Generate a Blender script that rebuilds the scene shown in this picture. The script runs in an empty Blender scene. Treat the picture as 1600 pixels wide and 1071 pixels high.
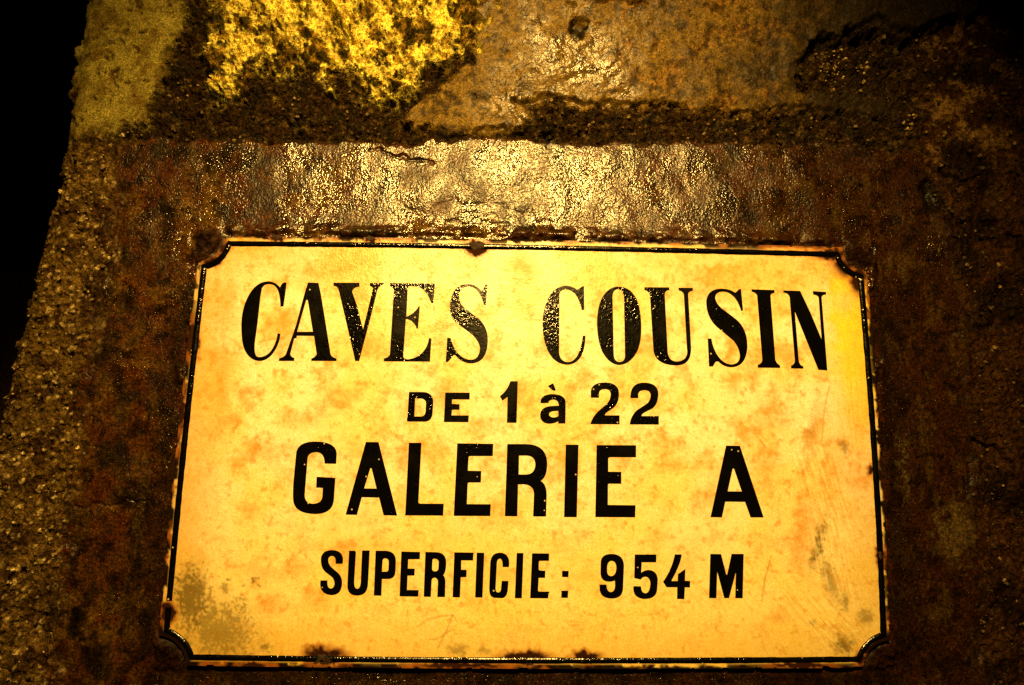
import bpy, math, random
import numpy as np
from mathutils import Matrix, Vector

random.seed(7)
rng = np.random.default_rng(11)
sc = bpy.context.scene
col = sc.collection

# ------------------------------------------------------------------ camera
CAM = np.array([-0.0342, -0.604, -0.0124])
YAW, PITCH, ROLL = -0.0246, 0.1670, -0.0137
FPX = 24.0 / 36.0 * 1600.0          # focal length in photo pixels (1600 wide)


def rot(yaw, pitch, roll):
    cy, sy = math.cos(yaw), math.sin(yaw)
    cp, sp = math.cos(pitch), math.sin(pitch)
    cr, sr = math.cos(roll), math.sin(roll)
    return (np.array([[cy, -sy, 0], [sy, cy, 0], [0, 0, 1]])
            @ np.array([[1, 0, 0], [0, cp, -sp], [0, sp, cp]])
            @ np.array([[cr, 0, sr], [0, 1, 0], [-sr, 0, cr]]))


RM = rot(YAW, PITCH, ROLL)           # columns: right, forward, up
cd = bpy.data.cameras.new('camera')
cd.lens = 24.0
cd.sensor_width = 36.0
cd.clip_start = 0.01
cd.clip_end = 100
cam = bpy.data.objects.new('camera', cd)
col.objects.link(cam)
m4 = Matrix.Identity(4)
for r in range(3):
    m4[r][0], m4[r][1], m4[r][2], m4[r][3] = RM[r, 0], RM[r, 2], -RM[r, 1], CAM[r]
cam.matrix_world = m4
sc.camera = cam

# ------------------------------------------------------------------ light
w = bpy.data.worlds.new('World')
sc.world = w
w.use_nodes = True
w.node_tree.nodes['Background'].inputs[0].default_value = (1.0, 0.62, 0.18, 1)
w.node_tree.nodes['Background'].inputs[1].default_value = 0.003

ld = bpy.data.lights.new('cellar_lamp', 'SPOT')
ld.energy = 132
ld.color = (1.0, 0.585, 0.13)
ld.shadow_soft_size = 0.035
ld.spot_size = math.radians(63)
ld.spot_blend = 1.0
lamp = bpy.data.objects.new('cellar_lamp', ld)
col.objects.link(lamp)
lamp.location = (-0.03, -0.98, 0.66)
lamp.rotation_euler = (Vector((-0.03, 0.0, 0.085)) - lamp.location).to_track_quat('-Z', 'Y').to_euler()

sc.view_settings.view_transform = 'Standard'
sc.view_settings.look = 'None'
sc.view_settings.exposure = 0.0
sc.view_settings.gamma = 1.0
sc.view_settings.use_curve_mapping = False
sc.cycles.use_denoising = False
sc.cycles.max_bounces = 4


# ------------------------------------------------------------------ helpers
def px2world(px, py, h=0.0):
    """photo pixel -> point of the plane standing h metres proud of the wall"""
    px = np.asarray(px, float)
    py = np.asarray(py, float)
    d = (RM[:, 0][None] * ((px - 800) / FPX).reshape(-1, 1) + RM[:, 1][None]
         + RM[:, 2][None] * (-(py - 535.5) / FPX).reshape(-1, 1))
    hh = np.broadcast_to(np.asarray(h, float), px.shape).reshape(-1)
    t = (-hh - CAM[1]) / d[:, 1]
    return CAM[None] + d * t[:, None]


def world2px(X):
    c = (X - CAM) @ RM
    return 800 + FPX * c[:, 0] / c[:, 1], 535.5 - FPX * c[:, 2] / c[:, 1]


_perm = rng.permutation(4096)
_ang = rng.random(4096) * 2 * math.pi
_gx, _gy = np.cos(_ang), np.sin(_ang)


def _hash(ix, iy, s):
    return _perm[(_perm[(ix + s * 131) & 4095] + iy + s * 17) & 4095]


def pn(x, y, s=0):
    x0 = np.floor(x).astype(np.int64)
    y0 = np.floor(y).astype(np.int64)
    fx, fy = x - x0, y - y0
    u = fx * fx * fx * (fx * (fx * 6 - 15) + 10)
    v = fy * fy * fy * (fy * (fy * 6 - 15) + 10)

    def g(ix, iy, dx, dy):
        h = _hash(ix, iy, s)
        return _gx[h] * dx + _gy[h] * dy
    a = g(x0, y0, fx, fy)
    b = g(x0 + 1, y0, fx - 1, fy)
    c = g(x0, y0 + 1, fx, fy - 1)
    d = g(x0 + 1, y0 + 1, fx - 1, fy - 1)
    return 1.5 * ((a * (1 - u) + b * u) * (1 - v) + (c * (1 - u) + d * u) * v)


def fbm(x, y, size, octs=4, s=0, gain=0.5):
    o = np.zeros_like(x)
    a, f = 1.0, 1.0 / size
    for k in range(octs):
        o += a * pn(x * f + 13.7 * k, y * f + 7.1 * k, s + k)
        a *= gain
        f *= 2.03
    return o


def worley(x, y, size, s=0):
    x, y = x / size, y / size
    x0 = np.floor(x).astype(np.int64)
    y0 = np.floor(y).astype(np.int64)
    f1 = np.full(x.shape, 9.0)
    f2 = np.full(x.shape, 9.0)
    idr = np.zeros(x.shape)
    for i in (-1, 0, 1):
        for j in (-1, 0, 1):
            h = _hash(x0 + i, y0 + j, s)
            h2 = _perm[(h + 77) & 4095]
            d = np.hypot(x0 + i + h / 4096.0 - x, y0 + j + h2 / 4096.0 - y)
            near = d < f1
            f2 = np.where(near, f1, np.minimum(f2, d))
            idr = np.where(near, _perm[(h + 999) & 4095] / 4096.0, idr)
            f1 = np.where(near, d, f1)
    return f1, f2, idr


def ss(a, b, x):
    t = np.clip((x - a) / (b - a), 0, 1)
    return t * t * (3 - 2 * t)


def seg_dist(px, py, pts, closed=False):
    d = np.full(px.shape, 1e9)
    n = len(pts)
    for i in range(n if closed else n - 1):
        (ax, ay), (bx, by) = pts[i], pts[(i + 1) % n]
        ex, ey = bx - ax, by - ay
        t = np.clip(((px - ax) * ex + (py - ay) * ey) / (ex * ex + ey * ey + 1e-9), 0, 1)
        d = np.minimum(d, np.hypot(px - ax - t * ex, py - ay - t * ey))
    return d


def sdf(px, py, pts):
    """signed distance to a polygon, positive inside"""
    d = seg_dist(px, py, pts, True)
    ins = np.zeros(px.shape, bool)
    n = len(pts)
    for i in range(n):
        (ax, ay), (bx, by) = pts[i], pts[(i + 1) % n]
        if ay == by:
            continue
        c = ((ay > py) != (by > py)) & (px < (bx - ax) * (py - ay) / (by - ay) + ax)
        ins ^= c
    return np.where(ins, d, -d)


def mix(a, b, m):
    return a * (1 - m[:, None]) + np.asarray(b, float)[None] * m[:, None]


def blob(px, py, cx, cy, rx, ry, ang=0.0):
    c, s = math.cos(ang), math.sin(ang)
    dx, dy = px - cx, py - cy
    return np.hypot((dx * c + dy * s) / rx, (-dx * s + dy * c) / ry)


def mesh_from(name, V, F, mats, attrs=None, smooth=True, normals=None):
    me = bpy.data.meshes.new(name)
    V = np.ascontiguousarray(V, dtype=np.float32)
    F = np.ascontiguousarray(F, dtype=np.int32)
    k = F.shape[1]
    me.vertices.add(len(V))
    me.vertices.foreach_set('co', V.ravel())
    me.loops.add(F.size)
    me.loops.foreach_set('vertex_index', F.ravel())
    me.polygons.add(len(F))
    me.polygons.foreach_set('loop_start', np.arange(0, F.size, k, dtype=np.int32))
    me.polygons.foreach_set('use_smooth', np.full(len(F), smooth))
    me.update(calc_edges=True)
    for an, dat in (attrs or {}).items():
        if dat.ndim == 2:
            at = me.attributes.new(an, 'FLOAT_COLOR', 'POINT')
            c4 = np.ones((len(V), 4), np.float32)
            c4[:, :3] = np.clip(dat, 0, 1)
            at.data.foreach_set('color', c4.ravel())
        else:
            at = me.attributes.new(an, 'FLOAT', 'POINT')
            at.data.foreach_set('value', dat.astype(np.float32))
    if normals is not None:
        me.normals_split_custom_set_from_vertices(normals.astype(np.float32).tolist())
    me.materials.append(mats)
    return me


def link(name, me, parent=None):
    o = bpy.data.objects.new(name, me)
    col.objects.link(o)
    if parent is not None:
        o.parent = parent
        o.matrix_parent_inverse = parent.matrix_basis.inverted()
    return o


def centred(me):
    """move a mesh so that its own centre is its origin; return the offset"""
    V = np.empty(len(me.vertices) * 3, np.float32)
    me.vertices.foreach_get('co', V)
    V = V.reshape(-1, 3)
    c = (V.min(0) + V.max(0)) / 2
    me.vertices.foreach_set('co', (V - c).ravel())
    me.update()
    return Vector([float(q) for q in c])


# ------------------------------------------------------------------ materials
class NT:
    def __init__(self, name):
        self.m = bpy.data.materials.new(name)
        self.m.use_nodes = True
        self.t = self.m.node_tree
        self.b = self.t.nodes['Principled BSDF']
        g = self.n('ShaderNodeNewGeometry')
        self.pos = g.outputs['Position']

    def n(self, kind, **kw):
        nd = self.t.nodes.new(kind)
        for k, v in kw.items():
            setattr(nd, k, v)
        return nd

    def l(self, a, b):
        self.t.links.new(a, b)

    def noise(self, scale, detail=3, rough=0.55, dist=0.0):
        nd = self.n('ShaderNodeTexNoise')
        nd.inputs['Scale'].default_value = scale
        nd.inputs['Detail'].default_value = detail
        nd.inputs['Roughness'].default_value = rough
        nd.inputs['Distortion'].default_value = dist
        self.l(self.pos, nd.inputs['Vector'])
        return nd.outputs['Fac']

    def attr(self, name, out='Fac'):
        nd = self.n('ShaderNodeAttribute')
        nd.attribute_name = name
        return nd.outputs[out]

    def math(self, op, a, b=None, c=None, clamp=False):
        nd = self.n('ShaderNodeMath', operation=op)
        nd.use_clamp = clamp
        for i, q in enumerate((a, b, c)):
            if q is None:
                continue
            if isinstance(q, (int, float)):
                nd.inputs[i].default_value = q
            else:
                self.l(q, nd.inputs[i])
        return nd.outputs[0]

    def rng(self, v, a, b, c, d):
        nd = self.n('ShaderNodeMapRange')
        self.l(v, nd.inputs[0])
        for i, q in enumerate((a, b, c, d)):
            nd.inputs[i + 1].default_value = q
        return nd.outputs[0]

    def mixc(self, fac, a, b, mode='MIX'):
        nd = self.n('ShaderNodeMix', data_type='RGBA', blend_type=mode)
        for idx, q in ((0, fac), (6, a), (7, b)):
            if isinstance(q, (int, float)):
                nd.inputs[idx].default_value = q
            elif isinstance(q, tuple):
                nd.inputs[idx].default_value = (*q, 1)
            else:
                self.l(q, nd.inputs[idx])
        return nd.outputs[2]

    def bump(self, hgt, strength, dist, prev=None):
        nd = self.n('ShaderNodeBump')
        if isinstance(strength, (int, float)):
            nd.inputs['Strength'].default_value = strength
        else:
            self.l(strength, nd.inputs['Strength'])
        nd.inputs['Distance'].default_value = dist
        self.l(hgt, nd.inputs['Height'])
        if prev is not None:
            self.l(prev, nd.inputs['Normal'])
        return nd.outputs['Normal']


def wall_material(name, fine=620, fd=0.0011, coarse=260, cdist=0.0016, var=(0.45, 1.5), spec=0.5, drops=0.0):
    t = NT(name)
    n1 = t.noise(fine, 1, 0.5)
    n2 = t.noise(coarse, 2, 0.5)
    n3 = t.noise(95, 5, 0.65)
    v = t.math('MULTIPLY', t.rng(n2, 0.3, 0.7, *var), t.rng(n3, 0.3, 0.7, 0.65, 1.35))
    n6 = t.noise(880, 1, 0.5)
    v = t.math('MULTIPLY', v, t.rng(n1, 0.3, 0.7, 0.6, 1.45))
    v = t.math('MULTIPLY', v, t.rng(n6, 0.3, 0.7, 0.45, 1.6))
    vc = t.n('ShaderNodeCombineColor')
    for i in range(3):
        t.l(v, vc.inputs[i])
    t.l(t.mixc(1.0, t.attr('col', 'Color'), vc.outputs[0], 'MULTIPLY'), t.b.inputs['Base Color'])
    wet = t.attr('wet')
    rgh = t.math('SUBTRACT', 0.80, t.math('MULTIPLY', wet, 0.64))
    t.l(t.math('ADD', rgh, t.rng(n3, 0.3, 0.7, -0.06, 0.06), clamp=True), t.b.inputs['Roughness'])
    t.b.inputs['IOR'].default_value = 1.42
    t.l(t.math('MULTIPLY', t.attr('gls'), spec), t.b.inputs['Specular IOR Level'])
    b1 = t.bump(n2, 1.0, cdist)
    b2 = t.bump(n1, 1.0, fd, b1)
    if drops:
        n4 = t.noise(760, 0, 0.5)
        b2 = t.bump(t.rng(n4, 0.62, 0.74, 0, 1), 1.0, drops, b2)
    t.l(b2, t.b.inputs['Normal'])
    return t.m


M_cement = wall_material('wet_brown_cement', fine=620, fd=0.00050, coarse=330, cdist=0.00062, spec=1.35, drops=0.00012)
M_aggr = wall_material('exposed_aggregate', fine=640, fd=0.0008, coarse=280, cdist=0.0022, var=(0.3, 1.7))
M_mortar = wall_material('crumbly_mortar', fine=600, fd=0.0008, coarse=300, cdist=0.0022, var=(0.35, 1.6), drops=0.0003)
M_stone = wall_material('ochre_stone', fine=600, fd=0.00035, coarse=330, cdist=0.0006, var=(0.65, 1.3), spec=0.8)
M_plaster = wall_material('olive_plaster', fine=900, fd=0.0003, coarse=420, cdist=0.0004, var=(0.75, 1.22), spec=0.3)
M_crust = wall_material('yellow_mineral', fine=700, fd=0.0006, coarse=300, cdist=0.0012, var=(0.75, 1.25), spec=0.3)


def plate_material():
    t = NT('yellowed_white_enamel')
    n1 = t.noise(430, 2, 0.6)
    n2 = t.noise(140, 5, 0.7)
    n3 = t.noise(900, 1, 0.5)
    v = t.math('MULTIPLY', t.rng(n2, 0.3, 0.7, 0.90, 1.08), t.rng(n3, 0.25, 0.75, 0.80, 1.16))
    v = t.math('MULTIPLY', v, t.rng(n1, 0.3, 0.7, 0.94, 1.05))
    vc = t.n('ShaderNodeCombineColor')
    t.l(t.math('POWER', v, 0.4), vc.inputs[0])
    t.l(v, vc.inputs[1])
    t.l(t.math('POWER', v, 2.4), vc.inputs[2])
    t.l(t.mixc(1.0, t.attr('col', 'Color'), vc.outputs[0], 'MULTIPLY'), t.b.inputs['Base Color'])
    t.l(t.attr('rough'), t.b.inputs['Roughness'])
    t.l(t.rng(t.attr('rough'), 0.42, 0.72, 0.5, 0.02), t.b.inputs['Specular IOR Level'])
    t.b.inputs['IOR'].default_value = 1.45
    wet = t.attr('wet')
    b1 = t.bump(n1, wet, 0.0006)
    b2 = t.bump(n3, t.math('MULTIPLY', wet, 0.7), 0.00025, b1)
    t.l(b2, t.b.inputs['Normal'])
    return t.m


def black_enamel():
    t = NT('black_enamel')
    n1 = t.noise(430, 2, 0.6)
    n3 = t.noise(900, 1, 0.5)
    vo = t.n('ShaderNodeTexVoronoi')
    vo.inputs['Scale'].default_value = 190
    t.l(t.pos, vo.inputs['Vector'])
    sep = t.n('ShaderNodeSeparateColor')
    t.l(vo.outputs['Color'], sep.inputs[0])
    chip = t.math('MULTIPLY', t.math('LESS_THAN', vo.outputs['Distance'], 0.13),
                  t.math('GREATER_THAN', sep.outputs[0], 0.86))
    t.l(t.mixc(chip, (0.0016, 0.0014, 0.001), (0.6, 0.5, 0.3)), t.b.inputs['Base Color'])
    n5 = t.noise(38, 3, 0.6)
    t.l(t.rng(n5, 0.40, 0.62, 0.12, 0.22), t.b.inputs['Roughness'])
    t.b.inputs['IOR'].default_value = 1.45
    t.b.inputs['Specular IOR Level'].default_value = 0.5
    b1 = t.bump(n1, t.rng(n5, 0.42, 0.58, 0.9, 0.1), 0.0006)
    b2 = t.bump(n3, 0.5, 0.0002, b1)
    t.l(b2, t.b.inputs['Normal'])
    return t.m


def rust_material(name, c1, c2, rough=0.7):
    t = NT(name)
    n2 = t.noise(260, 5, 0.65)
    n1 = t.noise(700, 2, 0.6)
    t.l(t.mixc(t.rng(n2, 0.35, 0.68, 0, 1), c1, c2), t.b.inputs['Base Color'])
    t.b.inputs['Roughness'].default_value = rough
    t.l(t.bump(n1, 1.0, 0.001, t.bump(n2, 1.0, 0.002)), t.b.inputs['Normal'])
    return t.m


M_plate = plate_material()
M_black = black_enamel()
M_rust = rust_material('dark_rust', (0.008, 0.004, 0.0015), (0.05, 0.016, 0.004), 0.6)
M_pebble = rust_material('pale_pebble', (0.16, 0.115, 0.045), (0.44, 0.34, 0.15), 0.5)
M_far = rust_material('dark_rock', (0.006, 0.004, 0.002), (0.30, 0.2, 0.07), 0.9)

# ------------------------------------------------------------------ sign outline (traced, then laid on the plate's plane)
PLATE_H = 0.006     # how far the enamel face stands proud of the cement


def polyl(pts, n):
    p = np.array(pts, float)
    d = np.r_[0, np.cumsum(np.hypot(*np.diff(p, axis=0).T))]
    # smooth interpolation through a few points
    t = np.linspace(0, d[-1], n)
    deg = min(3, len(pts) - 1)
    cx = np.polyfit(d, p[:, 0], deg)
    cy = np.polyfit(d, p[:, 1], deg)
    q = np.stack([np.polyval(cx, t), np.polyval(cy, t)], 1)
    q += (1 - t / d[-1])[:, None] * (p[0] - q[0]) + (t / d[-1])[:, None] * (p[-1] - q[-1])
    return q


L_TOP = [(323.5, 381), (363, 381.5), (550, 383), (760, 386), (1000, 390.5), (1200, 395.5), (1341.5, 399)]
L_RIGHT = [(1341.5, 399), (1346.6, 456), (1356, 568), (1364.3, 680), (1369.9, 764), (1375, 860), (1378.8, 960), (1381.5, 1030)]
L_BOT = [(257, 1026.5), (309, 1027.4), (594, 1031), (1000, 1032.5), (1200, 1031.8), (1340, 1030.4), (1381.5, 1030)]
L_LEFT = [(323.5, 381), (319, 422), (304.7, 545), (285, 720), (270.4, 880), (264, 950), (257, 1026.5)]
O_TOP = [(311.5, 369.5)] + [(x, y - 12) for x, y in L_TOP[1:-1]] + [(1351.5, 387.5)]
O_RIGHT = [(1351.5, 387.5)] + [(x + 10.5, y) for x, y in L_RIGHT[1:-1]] + [(1392.5, 1043)]
O_BOT = [(244.5, 1039.5)] + [(x, y + 13) for x, y in L_BOT[1:-1]] + [(1392.5, 1043)]
O_LEFT = [(311.5, 369.5)] + [(x - 12, y) for x, y in L_LEFT[1:-1]] + [(244.5, 1039.5)]
CORN = [(311.5, 369.5, 38, 48), (1351.5, 387.5, 35, 45), (1392.5, 1043, 42, 52), (244.5, 1039.5, 46, 56)]

oT, oR, oB, oL = (polyl(q, 60) for q in (O_TOP, O_RIGHT, O_BOT, O_LEFT))
OUTLINE = [tuple(q) for q in np.vstack([oT[:-1], oR[:-1], oB[::-1][:-1], oL[::-1][:-1]])[::3]]


def plate_sd(px, py):
    """signed distance in photo pixels to the scalloped plate edge, positive inside"""
    d = sdf(px, py, OUTLINE)
    for cx, cy, r, _ in CORN:
        d = np.minimum(d, np.hypot(px - cx, py - cy) - r)
    return d


def dome(x, z):
    return 0.0026 * np.clip(1 - (x / 0.32) ** 2, 0, 1) * np.clip(1 - (z / 0.20) ** 2, 0, 1)


def px2plate(px, py, lift=0.0):
    h = np.full(np.shape(px), PLATE_H)
    for _ in range(3):
        P = px2world(px, py, h)
        h = PLATE_H + dome(P[:, 0], P[:, 2])
    return px2world(px, py, h + lift)


# ------------------------------------------------------------------ the wall
def axis(a0, a1, f0, f1, step):
    fine = np.arange(f0, f1, step)
    g = step * np.cumsum(1.13 ** np.arange(1, 60))
    lo = (f0 - g)
    hi = (fine[-1] + g)
    return np.r_[a0, lo[lo > a0][::-1], fine, hi[hi < a1], a1]


gx = axis(-0.95, 1.0, -0.545, 0.505, 0.00115)
gz = axis(-0.75, 0.95, -0.215, 0.455, 0.00115)
NX, NZ = len(gx), len(gz)
X, Z = (q.ravel() for q in np.meshgrid(gx, gz))
px, py = world2px(np.stack([X, np.zeros_like(X), Z], 1))
xm, zm = X * 1000, Z * 1000              # millimetres
wx = px + 7 * fbm(xm, zm, 22, 4, 1)      # ragged edges
wy = py + 7 * fbm(xm, zm, 22, 4, 9)

# regions, traced on the wall
EDGE = [(q[0] - 24, q[1]) for q in [(150, -400), (140, 0), (134, 40), (117, 110), (106, 215), (95, 275), (76, 340), (60, 400), (40, 470),
        (20, 540), (2, 610), (-20, 700), (-60, 850), (-100, 1071), (-200, 1500)]]
eyx = np.interp(py + 0.3 * (wy - py), [q[1] for q in EDGE], [q[0] for q in EDGE])
d_edge = px + 0.45 * (wx - px) - eyx                          # px right of the corner
P_CEM = [(192, 220), (420, 216), (600, 224), (760, 213), (900, 226), (1100, 222), (1300, 228), (1440, 236), (1470, 330),
         (1508, 480), (1518, 640), (1530, 800), (1545, 1100), (1560, 1700), (20, 1700), (75, 1071), (74, 996),
         (101, 821), (128, 606), (165, 417)]
P_PLAS = [(100, -300), (285, -300), (284, 40), (262, 90), (243, 140), (228, 185), (190, 203), (90, 222), (95, 110)]
P_CRUST = [(318, -300), (745, -300), (742, 62), (700, 82), (660, 92), (628, 118), (606, 152), (575, 128), (540, 112),
           (500, 112), (455, 100), (420, 82), (396, 110), (366, 134), (330, 132), (312, 96), (336, 56)]
P_UST = [(748, -300), (1600, -300), (1560, 0), (1470, 40), (1400, 62), (1345, 50), (1260, 70), (1240, 120), (1255, 150), (1400, 150),
         (1405, 182), (1260, 163), (1200, 172), (1140, 178), (1125, 160), (1070, 170), (1040, 160), (1000, 165), (900, 160),
         (868, 150), (815, 162), (830, 182), (790, 200), (720, 203), (655, 196), (632, 172), (700, 132), (738, 92)]
s_cem = sdf(wx, wy, P_CEM)
s_pla = np.minimum(sdf(wx, wy, P_PLAS), 1e9)
s_cru = sdf(wx + 26 * fbm(xm, zm, 26, 4, 17, 0.65), wy + 26 * fbm(xm, zm, 26, 4, 18, 0.65), P_CRUST)
s_ust = sdf(wx + 9 * fbm(xm, zm, 11, 3, 12), wy + 9 * fbm(xm, zm, 11, 3, 15), P_UST)
m_cem = ss(-5, 5, s_cem)
soft = ss(-26, 26, s_cem + 22 * fbm(xm, zm, 13, 4, 21))
m_cem = np.where(py > 300, soft, m_cem * ss(330, 260, py) + soft * ss(260, 330, py))
m_pla = ss(-14, 14, s_pla + 10 * fbm(xm, zm, 8, 4, 19))
m_cru = ss(-22, 16, s_cru)
m_ust = ss(-11, 5, s_ust)
left = ss(230, 190, wx + 0 * wy) * ss(205, 225, py)     # aggregate strip at the wall's corner
left = np.maximum(left, ss(200, 140, wx))
right = ss(1400, 1470, wx)

# relief in mm
fb60 = fbm(xm, zm, 70, 3, 20)
fb20 = fbm(xm, zm, 22, 4, 24)
fb6 = fbm(xm, zm, 6, 3, 30)
w1, w2, wid = worley(xm + 2 * fb6, zm + 2 * fb6, 8.5, 3)
v1, v2, vid = worley(xm + fb6, zm + fb6, 4.6, 5)
peb = np.clip(0.55 - w1, 0, 1) * (wid > 0.35)
peb2 = np.clip(0.5 - v1, 0, 1)
h_mort = -4.5 + 6.0 * fb20 + 2.6 * fb6 + 3 * peb + 1.5 * peb2 + 1.2 * fbm(xm, zm, 2.8, 2, 45)
h_aggr = -3.5 + 3 * fb60 + 2.4 * fb20 + 2.0 * fb6 + 2.2 * peb + 1.2 * peb2 + 1.2 * fbm(xm, zm, 2.8, 2, 45)
h_right = -2 + 3 * fb60 + 2.6 * fb20 + 1.2 * fb6 + 2.0 * peb
h_cem = 1.6 * fb60 + 0.45 * fb20 + 0.10 * fb6
h_pla = 1 + 1.6 * fb60 + 0.5 * fb20 + 0.12 * fb6
h_ust = 0.5 + 2.6 * fb60 + 1.0 * fb20 + 0.4 * fb6 + 0.13 * np.clip(zm - 325, 0, 110)
bil = np.abs(fbm(xm, zm, 14, 4, 40, 0.6))
h_cru = 2.0 - 6 * bil + 3.0 * fb20 + 3.0 * fb6 + 2.6 * fbm(xm, zm, 2.8, 2, 44)

h = h_mort
h = h * (1 - left) + h_aggr * left
h = h * (1 - right) + h_right * right
h = h * (1 - m_ust) + h_ust * m_ust
h = h * (1 - m_cru) + h_cru * m_cru
h = h * (1 - m_pla) + h_pla * m_pla
h = h * (1 - m_cem) + h_cem * m_cem
# the slope below the mineral crust is undercut, darker and deeper toward the joint
und = ss(250, 330, wx) * ss(720, 640, wx) * ss(100, 150, wy) * (1 - m_cem) * (1 - m_cru) * (1 - m_ust)
h -= 5 * und
# cracks and pits
CRACKS = [([(1318, 66), (1345, 46), (1370, 43), (1400, 61), (1440, 52), (1464, 44), (1480, 57), (1492, 80)], 4, 5),
          ([(500, -10), (520, 18), (545, 50), (556, 66)], 4, 14),
          ([(808, 158), (868, 152), (902, 160), (1000, 166), (1045, 158), (1070, 171)], 4.2, 4.5),
          ([(1130, 163), (1142, 180), (1200, 172), (1260, 166), (1320, 176), (1400, 188)], 3.8, 3.5),
          ([(740, 206), (790, 202), (835, 210), (880, 206)], 4.5, 5),
          ([(580, 232), (620, 242), (672, 256)], 1.8, 2.2),
          ([(640, 340), (700, 322), (760, 326), (830, 338)], 9, 0.9),
          ([(700, 350), (770, 356), (850, 348)], 7, 1.0),
          ([(1480, 0), (1500, 60), (1510, 100), (1515, 135)], 2, 5),
          ([(1520, 690), (1560, 700), (1585, 725)], 2.5, 5),
          ([(1470, 270), (1500, 282), (1530, 275)], 2.5, 5),
          ([(1540, 345), (1575, 362), (1600, 372)], 2.5, 5),
          ([(120, 792), (180, 788), (236, 780)], 1.5, 2.5),
          ([(880, 0), (905, 4), (925, 12), (975, 16), (1005, 18)], 2.5, 5),
          ([(1180, 180), (1186, 192)], 4, 6)]
cx_, cy_ = px + 6 * fbm(xm, zm, 14, 3, 50), py + 6 * fbm(xm, zm, 14, 3, 55)
crk = np.zeros_like(h)
for pts, wd, dp in CRACKS:
    d = seg_dist(cx_, cy_, pts)
    c = ss(wd * 1.8, wd * 0.2, d * (1.0 + 0.5 * pn(xm / 9, zm / 9, 33)))
    crk = np.maximum(crk, c * min(1, dp / 10))
    h -= dp * c
for (bx, by, rx, ry, an, dp) in [(905, 46, 12, 9, -0.5, 9), (900, 60, 10, 6, 0.3, 8), (888, 18, 8, 4, 0, 3), (1455, 305, 14, 26, -0.2, 7),
                                 (1182, 76, 9, 5, 0.4, 3), (1085, 80, 10, 3, 0.4, 3), (170, 70, 9, 5, 0, 4), (185, 68, 6, 8, 0, 4),
                                 (179, 134, 5, 7, 0, 4), (198, 40, 5, 4, 0, 3), (152, 60, 3, 8, 0, 3), (240, 18, 7, 5, 0, 3), (905, 205, 7, 5, 0.5, 5), (315, 118, 12, 12, 0, 8)]:
    h -= dp * ss(1.25, 0.55, blob(cx_, cy_, bx, by, rx, ry, an))
# small pits in the plaster
q1, q2, qid = worley(xm + 5 * fbm(xm, zm, 7, 3, 61), zm + 5 * fbm(xm, zm, 7, 3, 64), 17, 8)
q1 = q1 / (0.35 + 1.1 * ((qid * 7.3) % 1.0))
h -= 2.2 * ss(0.17, 0.08, q1) * (qid > 0.35) * m_pla
h -= 1.4 * ss(0.13, 0.06, q1) * (qid > 0.5) * m_ust
# ridge of lumps pressed out along the top edge of the sign, gap round the plate
sd = plate_sd(px, py)
out = np.clip(-sd, 0, 1e9)
lump = ss(26, 9, out) * ss(3, 8, out)
h += lump * (1.8 + 2.2 * fbm(xm, zm, 16, 3, 60)) * (sd < 0) * ss(460, 380, py)
lap = ss(0.12, 0.5, fbm(xm, zm, 30, 3, 66))       # where mortar laps over the plate's edge
h += 5.5 * lap * ss(16, 2, np.abs(sd + 2)) * ss(640, 540, py)
corner = np.zeros_like(h)
for cx, cy, r, rb in CORN:
    corner = np.maximum(corner, ss(rb - 3, r - 14, np.hypot(px - cx, py - cy) + 5 * fb6))
corner *= ss(-14, 2, sdf(px + 6 * fb20, py + 6 * fb20, OUTLINE))
inside = ss(-3, 3, sd) * (1 - corner)
h = h * (1 - inside) + np.minimum(h, 2.0) * inside
deep = ss(6, 12, sd) * (1 - corner)
h = h * (1 - deep) + (-1.0) * deep
h += corner * (4.0 + 2.6 * fb6 + 2.0 * fb20)
# the wall's corner on the left: rounded, then away into the dark gallery
roll = np.clip(50 - d_edge, 0, 50)
h -= 30 * (roll / 50) ** 2 * (0.8 + 0.4 * fb20)
away = np.clip(-d_edge - 0, 0, 1e9)
h -= np.minimum(away * 14, 900)

# colour of each patch (albedo), stains, plus some light falloff and shade painted in
n_a = fbm(xm, zm, 55, 5, 70, 0.6)
n_b = fbm(xm, zm, 24, 5, 76, 0.6)
n_c = fbm(xm, zm, 9, 4, 82, 0.6)
C = np.tile(np.array([0.017, 0.0088, 0.0022]), (len(X), 1))                     # mortar
C = mix(C, (0.009, 0.006, 0.002), ss(-0.2, 0.45, n_b + 0.4 * n_c))
C = mix(C, (0.085, 0.055, 0.016), ss(0.2, 0.7, n_c) * 0.6)
ca = np.tile(np.array([0.085, 0.052, 0.012]), (len(X), 1))                    # aggregate
ca = mix(ca, (0.026, 0.012, 0.003), ss(-0.1, 0.5, n_b + 0.3 * n_c))
ca = mix(ca, (0.30, 0.225, 0.09), (wid > 0.82) * ss(0.34, 0.22, w1))
ca = mix(ca, (0.26, 0.20, 0.08), (vid > 0.86) * ss(0.34, 0.22, v1))
C = C * (1 - left)[:, None] + ca * left[:, None]
cr = np.tile(np.array([0.030, 0.0125, 0.003]), (len(X), 1))                    # right side
cr = mix(cr, (0.14, 0.08, 0.021), ss(-0.05, 0.6, n_b + 0.4 * n_c) * ss(330, 200, py) * ss(1640, 1520, px))
cr = mix(cr, (0.009, 0.0042, 0.0015), ss(-0.2, 0.5, n_a))
C = C * (1 - right)[:, None] + cr * right[:, None]
cu = np.tile(np.array([0.120, 0.076, 0.013]), (len(X), 1))                    # ochre stone
cu = mix(cu, (0.17, 0.085, 0.015), ss(-0.2, 0.7, n_b + 0.3 * n_c) * ss(860, 980, px) * 0.8)
cu = mix(cu, (0.092, 0.056, 0.010), ss(-0.2, 0.7, n_a + 0.4 * n_c))
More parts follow.
